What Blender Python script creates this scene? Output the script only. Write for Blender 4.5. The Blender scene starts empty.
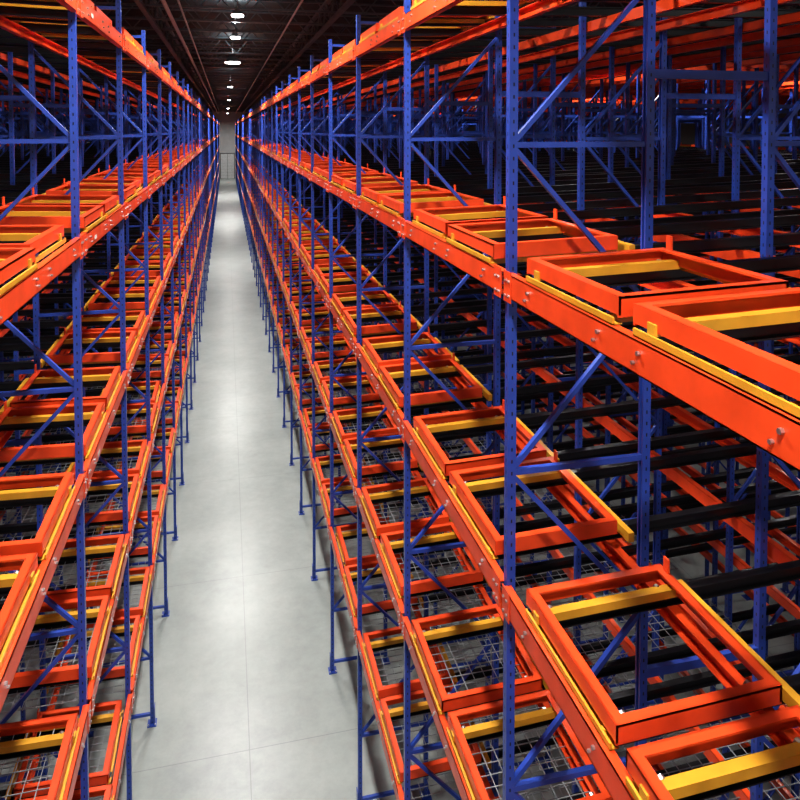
import bpy, math, random
from mathutils import Vector
random.seed(4)
A=1.7
H=5.55*A
XR=A
XL=-0.70*A
LV=1.17*A
Z1=H-4.03*A
BAY=1.57*A
NBAY=54
YEND=85*A
ZC=H+2.05*A
TOP=H+0.9*A
FD=0.59*A      # frame depth
FP=1.10*A      # frame pitch
SL=0.03
sc=bpy.context.scene
COL=sc.collection

# ---------------- materials ----------------
def mat(name,rgb,rough=.4,metal=0,noise=0.08,nscale=6,spec=.5):
    m=bpy.data.materials.new(name); m.use_nodes=True
    nt=m.node_tree; b=nt.nodes['Principled BSDF']
    b.inputs['Roughness'].default_value=rough; b.inputs['Metallic'].default_value=metal
    b.inputs['Specular IOR Level'].default_value=spec
    tc=nt.nodes.new('ShaderNodeTexCoord'); n=nt.nodes.new('ShaderNodeTexNoise')
    n.inputs['Scale'].default_value=nscale; n.inputs['Detail'].default_value=4
    nt.links.new(tc.outputs['Object'],n.inputs['Vector'])
    r=nt.nodes.new('ShaderNodeValToRGB')
    r.color_ramp.elements[0].position=.3; r.color_ramp.elements[1].position=.7
    r.color_ramp.elements[0].color=[c*(1-noise*2) for c in rgb]+[1]
    r.color_ramp.elements[1].color=[min(1,c*(1+noise)) for c in rgb]+[1]
    nt.links.new(n.outputs['Fac'],r.inputs['Fac']); nt.links.new(r.outputs['Color'],b.inputs['Base Color'])
    return m
ORANGE=mat('orange_paint',(.76,.078,.018),.29,spec=.6)
BLUE=mat('blue_paint',(.030,.072,.36),.29,spec=.6)
YELLOW=mat('yellow_paint',(.60,.30,.028),.33)
BLACK=mat('dark_rail_steel',(.010,.010,.012),.30)
STEEL=mat('zinc_steel',(.55,.55,.55),.3,.9)
WIRE=mat('galvanised_wire',(.36,.38,.40),.4,.5)
LABEL=mat('label_paper',(.7,.7,.66),.6)
# perforated post paint: UV u in metres across face, v in metres along height
def post_mat():
    m=BLUE.copy(); m.name='blue_perforated_post'
    nt=m.node_tree; b=nt.nodes['Principled BSDF']; src=b.inputs['Base Color'].links[0].from_socket
    uv=nt.nodes.new('ShaderNodeUVMap'); uv.uv_map='UVMap'
    sp=nt.nodes.new('ShaderNodeSeparateXYZ'); nt.links.new(uv.outputs[0],sp.inputs[0])
    def M(op,a,bb=None):
        n=nt.nodes.new('ShaderNodeMath'); n.operation=op
        for i,v in enumerate((a,bb)):
            if v is None: continue
            if isinstance(v,(int,float)): n.inputs[i].default_value=v
            else: nt.links.new(v,n.inputs[i])
        return n.outputs[0]
    fv=M('FRACT',M('DIVIDE',sp.outputs[1],.0762))
    av=M('LESS_THAN',M('ABSOLUTE',M('SUBTRACT',fv,.5)),.15)
    au=M('LESS_THAN',M('ABSOLUTE',M('SUBTRACT',sp.outputs[0],.0)),.0050)
    f=M('MULTIPLY',av,au)
    mx=nt.nodes.new('ShaderNodeMix'); mx.data_type='RGBA'
    nt.links.new(f,mx.inputs[0]); nt.links.new(src,mx.inputs[6]); mx.inputs[7].default_value=(.004,.005,.012,1)
    nt.links.new(mx.outputs[2],b.inputs['Base Color'])
    return m
POST=post_mat()
MATS=[ORANGE,BLUE,YELLOW,BLACK,STEEL,WIRE,POST,LABEL]
O,B,Y,K,S,W,P,LB=range(8)

class MB:
    def __init__(s,sx=1): s.v=[];s.f=[];s.m=[];s.uv=[];s.sx=sx
    def add(s,vs,fs,m,uvs=None):
        o=len(s.v); s.v+= [(x*s.sx,y,z) for x,y,z in vs]
        for i,f in enumerate(fs):
            ff=[o+k for k in f]; u=uvs[i] if uvs else [(1,1)]*len(f)
            if s.sx<0: ff=ff[::-1]; u=u[::-1]
            s.f.append(ff); s.m.append(m); s.uv.append(u)
    def box(s,x0,x1,y0,y1,z0,z1,m,sl=0.0,xr=0.0):
        vs=[(x,y,z+sl*(x-xr)) for x in(x0,x1) for y in(y0,y1) for z in(z0,z1)]
        s.add(vs,[(0,1,3,2),(4,6,7,5),(0,4,5,1),(2,3,7,6),(0,2,6,4),(1,5,7,3)],m)
    def chanY(s,x,y0,y1,z0,z1,w,t,m,d=1):
        a=x
        s.box(min(a,a+d*t),max(a,a+d*t),y0,y1,z0,z1,m)
        s.box(min(a,a+d*w),max(a,a+d*w),y0,y1,z1-t,z1,m)
        s.box(min(a,a+d*w),max(a,a+d*w),y0,y1,z0,z0+t,m)
    def beam(s,p,q,w,h,m):
        p=Vector(p);q=Vector(q);d=(q-p).normalized()
        up=Vector((0,1,0)) if abs(d.y)<.9 else Vector((0,0,1))
        r=d.cross(up).normalized()*(w/2)
        u=(r.cross(d)).normalized()*(h/2)
        vs=[tuple(c+sr*r+su*u) for c in(p,q) for sr,su in((-1,-1),(1,-1),(1,1),(-1,1))]
        s.add(vs,[(0,1,2,3),(7,6,5,4),(0,4,5,1),(1,5,6,2),(2,6,7,3),(3,7,4,0)],m)
    def cyl(s,c,ax,r,L,m,n=6,r2=None):
        vs=[]
        for e in(0,L):
            rr=r if e==0 or r2 is None else r2
            for i in range(n):
                a=2*math.pi*i/n; p=rr*math.cos(a);q=rr*math.sin(a)
                if ax=='x': vs.append((c[0]+e,c[1]+p,c[2]+q))
                elif ax=='y': vs.append((c[0]+q,c[1]+e,c[2]+p))
                else: vs.append((c[0]+p,c[1]+q,c[2]+e))
        fs=[tuple(range(n))[::-1],tuple(range(n,2*n))]+[(i,(i+1)%n,n+(i+1)%n,n+i) for i in range(n)]
        s.add(vs,fs,m)
    def post(s,x,yc,z0,z1,d):
        w=.056;dp=.056;t=.005;l=.016
        prof=[(0,-w/2),(0,w/2),(dp,w/2),(dp,w/2-l),(dp-t,w/2-l),(dp-t,w/2-t),(t,w/2-t),(t,-w/2+t),(dp-t,-w/2+t),(dp-t,-w/2+l),(dp,-w/2+l),(dp,-w/2)]
        n=len(prof); vs=[(x+d*a,yc+b,z) for z in(z0,z1) for a,b in prof]
        fs=[];uv=[]
        for i in range(n):
            j=(i+1)%n
            f=(i,j,n+j,n+i)
            a0,b0=prof[i];a1,b1=prof[j]
            if i==0: u0,u1=b0,b1
            elif abs(b0-b1)<1e-6 and abs(a1-a0)>.03: u0,u1=a0-dp/2,a1-dp/2
            else: u0,u1=1,1
            u=[(u0,z0),(u1,z0),(u1,z1),(u0,z1)]
            if d>0: f=f[::-1];u=u[::-1]
            fs.append(f);uv.append(u)
        s.add(vs,fs,P,uv)
    def mesh(s,name,mats=MATS):
        me=bpy.data.meshes.new(name); me.from_pydata(s.v,[],s.f)
        for m in mats: me.materials.append(m)
        me.polygons.foreach_set('material_index',s.m)
        l=me.uv_layers.new(name='UVMap'); l.data.foreach_set('uv',[c for u in s.uv for p in u for c in p])
        me.update(); return me

def obj(name,me,loc=(0,0,0),parent=None):
    o=bpy.data.objects.new(name,me); o.location=loc; COL.objects.link(o)
    if parent: o.parent=parent
    return o
def empty(name,loc=(0,0,0)):
    e=bpy.data.objects.new(name,None); e.location=loc; COL.objects.link(e); return e

def cart(b,x0,y0,z,sl):
    cw=.90; L=.60*A; x1=x0+cw; y1=y0+L; h=.085; t=.055
    def bx(xa,xb,ya,yb,za,zb,m): b.box(xa,xb,ya,yb,z+za,z+zb,m,sl,0)
    for xa,xb in((x0,x0+t),(x1-t,x1)): bx(xa,xb,y0,y1,.055+h-.012,.055+h,O)
    bx(x0,x0+.012,y0,y1,.055,.055+h,O); bx(x1-.012,x1,y0,y1,.055,.055+h,O)
    for ya,yb in((y0,y0+t),(y1-t,y1)): bx(x0+t,x1-t,ya,yb,.055+h-.012,.055+h,O)
    bx(x0,x1,y0,y0+.012,.045,.055+h,O); bx(x0,x1,y1-.012,y1,.045,.055+h,O)
    bx(x0+t,x1-t,y0+t,y0+t+.012,.045,.055+h-.012,O)
    bx(x0+t,x0+t+.01,y0+t,y1-t,.055,.055+h-.012,O)
    bx(x1-.02,x1-.008,y1-.11,y1-.06,.055+h,.055+h+.085,O)
    # yellow lower cart
    bx(x0-.020,x0-.008,y0+.02,y1-.03,.008,.042,Y)
    bx(x0-.020,x0+.03,y0+.02,y1-.03,.008,.014,Y)
    bx(x1+.040,x1+.083,y0-.08,y1-.10,.02,.085,Y)
    bx(x0-.01,x1+.040,y1-.18,y1-.122,.04,.09,Y)
    bx(x0-.01,x1+.040,y0+.10,y0+.13,-.01,.035,Y)
    for yy in(y0+.10,y1-.13):
        for xx in(x0+.1,x1-.1):
            b.cyl((xx,yy,z+.075+sl*xx),'y',.020,.025,S,8)

def make_bay(sx,nf,seed):
    rnd=random.Random(seed); b=MB(sx)
    for k in range(nf):
        xf=k*FP; xb=xf+FD
        b.post(xf,0,0.01,TOP,1); b.post(xb,0,0.01,TOP,-1)
        for x in(xf-.04,xb-.10): b.box(x,x+.14,-.08,.08,0,.012,B)
        for xx in (xf-.02,xf+.08):b.cyl((xx,-.055,.012),'z',.012,.02,S)
        b.box(xf-.015,xf-.004,-.05,.05,.012,.30,B)
        z=H-.054*A; p=1.216*A
        while z>p: z-=p
        while z<TOP-.1:
            b.box(xf+.05,xb-.05,-.018,.018,z-.018,z+.018,B)
            if z+p/2<TOP: b.beam((xf+.05,0,z+.03),(xb-.05,0,z+p/2-.02),.03,.034,B)
            if z-p/2>0.15: b.beam((xf+.05,0,z-.03),(xb-.05,0,z-p/2+.02),.03,.034,B)
            z+=p
        b.box(xf+.05,xb-.05,-.02,.02,.14,.18,B)
        b.box(xf+.05,xb-.05,-.02,.02,TOP-.12,TOP-.08,B)
        if k<nf-1:
            for zz in (1.8,5.8,9.8): b.box(xb,xf+FP,-.018,.018,zz-.03,zz+.03,B)
    lanes=(.135*A,.805*A); L=.6*A
    depth=(nf-1)*FP+FD
    for lv in range(5):
        z=Z1+LV*lv
        y0,y1=.028,BAY-.028
        b.chanY(-.028,y0,y1,z-.145,z,.055,.006,O,1)
        b.box(-.034,-.028,y0,y0+.11,z-.17,z+.02,O); b.box(-.034,-.028,y1-.11,y1,z-.17,z+.02,O)
        for yy in (y0+.03,y0+.08,y1-.03,y1-.08):
            b.cyl((-.044,yy,z-.04),'x',.009,.012,S); b.cyl((-.044,yy,z-.13),'x',.009,.012,S)
        for k in range(nf):
            for x in (k*FP,k*FP+FD):
                if x==0: continue
                zz=z+SL*min(x,depth-x)-.045
                b.chanY(x+(.075 if x==k*FP else -.075),.0,BAY,zz-.10,zz,.05 if x==k*FP else -.05,.006,O,1)
        for li,ly in enumerate(lanes):
            for ry in(ly+.11,ly+L-.11):
                m=K; hx=depth*.5; q=-.045
                b.box(.04,hx,ry-.03,ry+.03,z+q,z+q+.008,m,SL,0); b.box(.04,hx,ry-.004,ry+.004,z+q,z+q+.085,m,SL,0)
                b.box(.04,hx,ry-.03,ry+.03,z+q+.077,z+q+.085,m,SL,0)
                zz=z+SL*(hx*2)+q
                b.box(hx,depth,ry-.03,ry+.03,zz,zz+.085,m,-SL,0)
                b.cyl((-.042,ry,z-.05),'x',.011,.014,S)
                b.cyl((-.042,ry+.04,z-.10),'x',.009,.014,S)
            off=.0+rnd.choice((0,0,.01,.02,.06))
            cart(b,off,ly,z-.005,SL)
            cart(b,depth-1.05-off,ly,z+SL*depth,-SL)
        if sx<0 and rnd.random()<.5: b.box(-.036,-.034,.5,.60,z-.10,z-.065,LB)
        if lv<2:
            zw=z-.06; t=.003
            n=24
            for i in range(n+1):
                yy=.12+i*(BAY-.24)/n; b.box(.1,3.2,yy-t,yy+t,zw-t,zw+t,W)
            n=30
            for i in range(n+1):
                xx=.12+i*3.05/n; b.box(xx-t,xx+t,.1,BAY-.1,zw+t,zw+3*t,W)
    return b.mesh('rack_bay')

def build_rack(name,xf,sx,nf,ystart,n):
    e=empty(name,(xf,0,0)); ms=[make_bay(sx,nf,100*nf+i) for i in range(3)]
    for i in range(n):
        obj('bay_%02d'%i,ms[(i*7+i//3)%3],(0,ystart+i*BAY,0),e)
build_rack('pushback_pallet_rack',XR,1,12,2.47*A-3*BAY,NBAY)
build_rack('pushback_pallet_rack',XL,-1,6,3.78*A-3*BAY,NBAY-1)

# ---------------- room ----------------
X0,X1=-22,34; Y0=-9
def plane_box(name,x0,x1,y0,y1,z0,z1,m):
    b=MB(); b.box(x0,x1,y0,y1,z0,z1,0); return obj(name,b.mesh(name,[m]))
def floor_mat():
    m=bpy.data.materials.new('polished_concrete'); m.use_nodes=True
    nt=m.node_tree; b=nt.nodes['Principled BSDF']; b.inputs['Roughness'].default_value=.30
    tc=nt.nodes.new('ShaderNodeTexCoord')
    def M(op,a,bb=None):
        n=nt.nodes.new('ShaderNodeMath'); n.operation=op
        for i,v in enumerate((a,bb)):
            if v is None: continue
            if isinstance(v,(int,float)): n.inputs[i].default_value=v
            else: nt.links.new(v,n.inputs[i])
        return n.outputs[0]
    sp=nt.nodes.new('ShaderNodeSeparateXYZ'); nt.links.new(tc.outputs['Object'],sp.inputs[0])
    jx=M('LESS_THAN',M('ABSOLUTE',M('SUBTRACT',M('FRACT',M('DIVIDE',M('SUBTRACT',sp.outputs[0],.27-2.3),4.6)),.5)),.0016)
    jy=M('LESS_THAN',M('ABSOLUTE',M('SUBTRACT',M('FRACT',M('DIVIDE',M('SUBTRACT',sp.outputs[1],8.7),4.4)),.5)),.0016)
    j=M('MULTIPLY',M('MAXIMUM',jx,jy),.40)
    def noise(sc_,det,ro):
        n=nt.nodes.new('ShaderNodeTexNoise'); n.inputs['Scale'].default_value=sc_; n.inputs['Detail'].default_value=det; n.inputs['Roughness'].default_value=ro
        nt.links.new(tc.outputs['Object'],n.inputs['Vector']); return n.outputs['Fac']
    nn=M('ADD',M('MULTIPLY',noise(.55,8,.7),.7),M('MULTIPLY',noise(5,6,.75),.3))
    r=nt.nodes.new('ShaderNodeValToRGB'); r.color_ramp.elements[0].position=.36; r.color_ramp.elements[1].position=.64
    r.color_ramp.elements[0].color=(.262,.288,.276,1); r.color_ramp.elements[1].color=(.375,.402,.382,1)
    nt.links.new(nn,r.inputs['Fac'])
    mx=nt.nodes.new('ShaderNodeMix'); mx.data_type='RGBA'
    nt.links.new(j,mx.inputs[0]); nt.links.new(r.outputs['Color'],mx.inputs[6]); mx.inputs[7].default_value=(.13,.14,.14,1)
    nt.links.new(mx.outputs[2],b.inputs['Base Color']); return m
plane_box('floor',X0,X1,Y0,YEND+.3,-.2,0,floor_mat())
CEIL=mat('roof_deck',(.030,.044,.050),.7,0,.15,2)
nt=CEIL.node_tree; wv=nt.nodes.new('ShaderNodeTexWave'); wv.bands_direction='Y'; wv.inputs['Scale'].default_value=2.0
bp=nt.nodes.new('ShaderNodeBump'); bp.inputs['Distance'].default_value=.04
tcn=nt.nodes.new('ShaderNodeTexCoord'); nt.links.new(tcn.outputs['Object'],wv.inputs['Vector']); nt.links.new(wv.outputs['Fac'],bp.inputs['Height'])
nt.links.new(bp.outputs['Normal'],nt.nodes['Principled BSDF'].inputs['Normal'])
ZD=ZC+.75
plane_box('ceiling',X0,X1,Y0,YEND+.3,ZD,ZD+.2,CEIL)
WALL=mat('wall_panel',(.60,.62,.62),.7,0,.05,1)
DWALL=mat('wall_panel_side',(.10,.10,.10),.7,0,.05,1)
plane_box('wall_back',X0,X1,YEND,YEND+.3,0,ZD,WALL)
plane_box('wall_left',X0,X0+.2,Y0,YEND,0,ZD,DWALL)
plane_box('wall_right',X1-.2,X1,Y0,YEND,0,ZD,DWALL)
YD=YEND-.15
b=MB(); dm=[mat('door_white',(.80,.82,.82),.5),mat('door_frame_grey',(.2,.2,.2),.5)]
for i in range(8): b.box(-1.0,1.5,YD-.08,YD-.02,.03+i*.6,.58+i*.6,0)
b.box(-1.15,-1.0,YD-.12,YD,0,4.95,1);b.box(1.5,1.65,YD-.12,YD,0,4.95,1);b.box(-1.15,1.65,YD-.12,YD,4.82,4.99,1)
b.box(.22,.28,YD-.1,YD-.05,0,4.8,1)
obj('door_1',b.mesh('dock_door',dm))
# roof joists
JM=mat('joist_steel',(.13,.17,.19),.5,.05)
b=MB()
for z in(0,.7):
    b.box(X0+.3,X1-.3,-.05,.05,z-.03,z+.03,0)
x=X0+.3;i=0
while x<X1-.9:
    b.beam((x,0,0 if i%2 else .7),(x+.6,0,.7 if i%2 else 0),.035,.035,0); x+=.6;i+=1
jm=b.mesh('joist',[JM]); e=empty('roof_joists',(0,0,ZC+.02))
y=-6; i=0
while y<YEND-1:
    obj('joist_%02d'%i,jm,(0,y,0),e); y+=2.5; i+=1
b=MB()
for gx in(-7.5,-2.2,3.2,9,18):
    for z in(-.12,.62): b.box(gx-.07,gx+.07,Y0,YEND-.2,ZC+z-.05,ZC+z+.05,0)
    yy=Y0;k=0
    while yy<YEND-1:
        b.beam((gx,yy,ZC+(-.1 if k%2 else .6)),(gx,yy+.9,ZC+(.6 if k%2 else -.1)),.05,.05,0); yy+=.9;k+=1
obj('roof_girders',b.mesh('girders',[JM]))
b=MB()
for gx,z,r in((-1.5,-.25,.06),(-1.15,-.2,.03),(1.9,-.22,.03)):
    b.cyl((gx,Y0+1,ZC+z),'y',r,YEND-Y0-1.5,0,8)
obj('sprinkler_pipes',b.mesh('pipes',[mat('pipe_grey',(.40,.44,.46),.45,.1)]))
# high bay lights over the aisle, plus added fill rows over the racks
EM=bpy.data.materials.new('lamp_diffuser'); EM.use_nodes=True
pb=EM.node_tree.nodes['Principled BSDF']; pb.inputs['Emission Color'].default_value=(1,.99,.96,1); pb.inputs['Emission Strength'].default_value=16
HS=mat('lamp_housing',(.25,.25,.25),.4,.5)
def fixture(r):
    b=MB()
    b.cyl((0,0,0),'z',r,r*.6,0,16,r*.55); b.cyl((0,0,-.05),'z',r*.92,.05,1,16)
    b.cyl((0,0,r*.6),'z',r*.4,r*.3,0,12)
    b.cyl((0,0,r*.9),'z',.012,1.18-r*.9,0,6)
    return b.mesh('high_bay',[HS,EM])
fs_,fb_=fixture(.17),fixture(.36)
LXA=.155*A+.06
main=[(-5,5,0),(.4,5.2,0),(5.4,5,0),(10.4,5,0),(15.2,4.6,0),(19.6,4.6,0),(24.3,6.5,0),(33.3,12,1),(52,20,0),(75,24,0),(104,28,0),(134,16,0)]  # last lamp is added to brighten the back wall
rows=[(LXA,[(y,s*66,k) for y,s,k in main]),
      (XR+11*FP+FD+1.5,[(y,340,0) for y in range(0,130,14)]),  # unseen row past the rack, added to light its depth
      (XR+12.5,[(y,320,0) for y in range(4,90,12)]),  # added fill row above the rack interior
      (XR+6.0,[(y,170,0) for y in range(3,90,12)]),  # nearer fill row, also added to brighten the rack interior
      (-9.0,[(y,190,0) for y in range(5,120,16)])]  # unseen row on the left, added to light that rack
for ri,(lx,ls) in enumerate(rows):
    e=empty('high_bay_and_fill_lights',(lx,0,ZC-.45))  # first row is the aisle's own, the others are added fill
    for i,(y,pw,k) in enumerate(ls):
        obj('fixture_%02d'%i,fb_ if k else fs_,(0,y,0),e)
        ld=bpy.data.lights.new('lamp',type='AREA'); ld.shape='DISK'; ld.size=.40
        ld.energy=pw; ld.color=(1,.98,.95); ld.spread=math.radians(165 if y>130 else 150)
        lo=bpy.data.objects.new('lamp_%02d'%i,ld); lo.location=(0,y,-.07); lo.parent=e; COL.objects.link(lo)
        if ri==0 and 5<y<100:   # added fill aimed upward to brighten and neutralise the ceiling
            ld=bpy.data.lights.new('ceiling_fill',type='AREA'); ld.shape='DISK'; ld.size=.5
            ld.energy=min(pw,400)*.055; ld.color=(.93,.98,1)
            lo=bpy.data.objects.new('ceiling_fill_%02d'%i,ld); lo.location=(0,y,.42); lo.rotation_euler=(math.pi,0,0); lo.parent=e; COL.objects.link(lo)
# world
w=bpy.data.worlds.new('world'); sc.world=w; w.use_nodes=True
w.node_tree.nodes['Background'].inputs[0].default_value=(1,.99,.97,1); w.node_tree.nodes['Background'].inputs[1].default_value=.68
# camera
cd=bpy.data.cameras.new('camera'); cd.sensor_width=36; cd.lens=722/800*36
cd.shift_y=-(270-26.5)/800; cd.clip_end=400; cd.clip_start=.05
co=bpy.data.objects.new('camera',cd); co.location=(0,0,H)
co.rotation_euler=(math.radians(90-2.1),0,math.radians(-13.55)); COL.objects.link(co); sc.camera=co
sc.view_settings.view_transform='Standard'
try: sc.view_settings.look='Medium High Contrast'
except Exception as ex: print('look',ex)
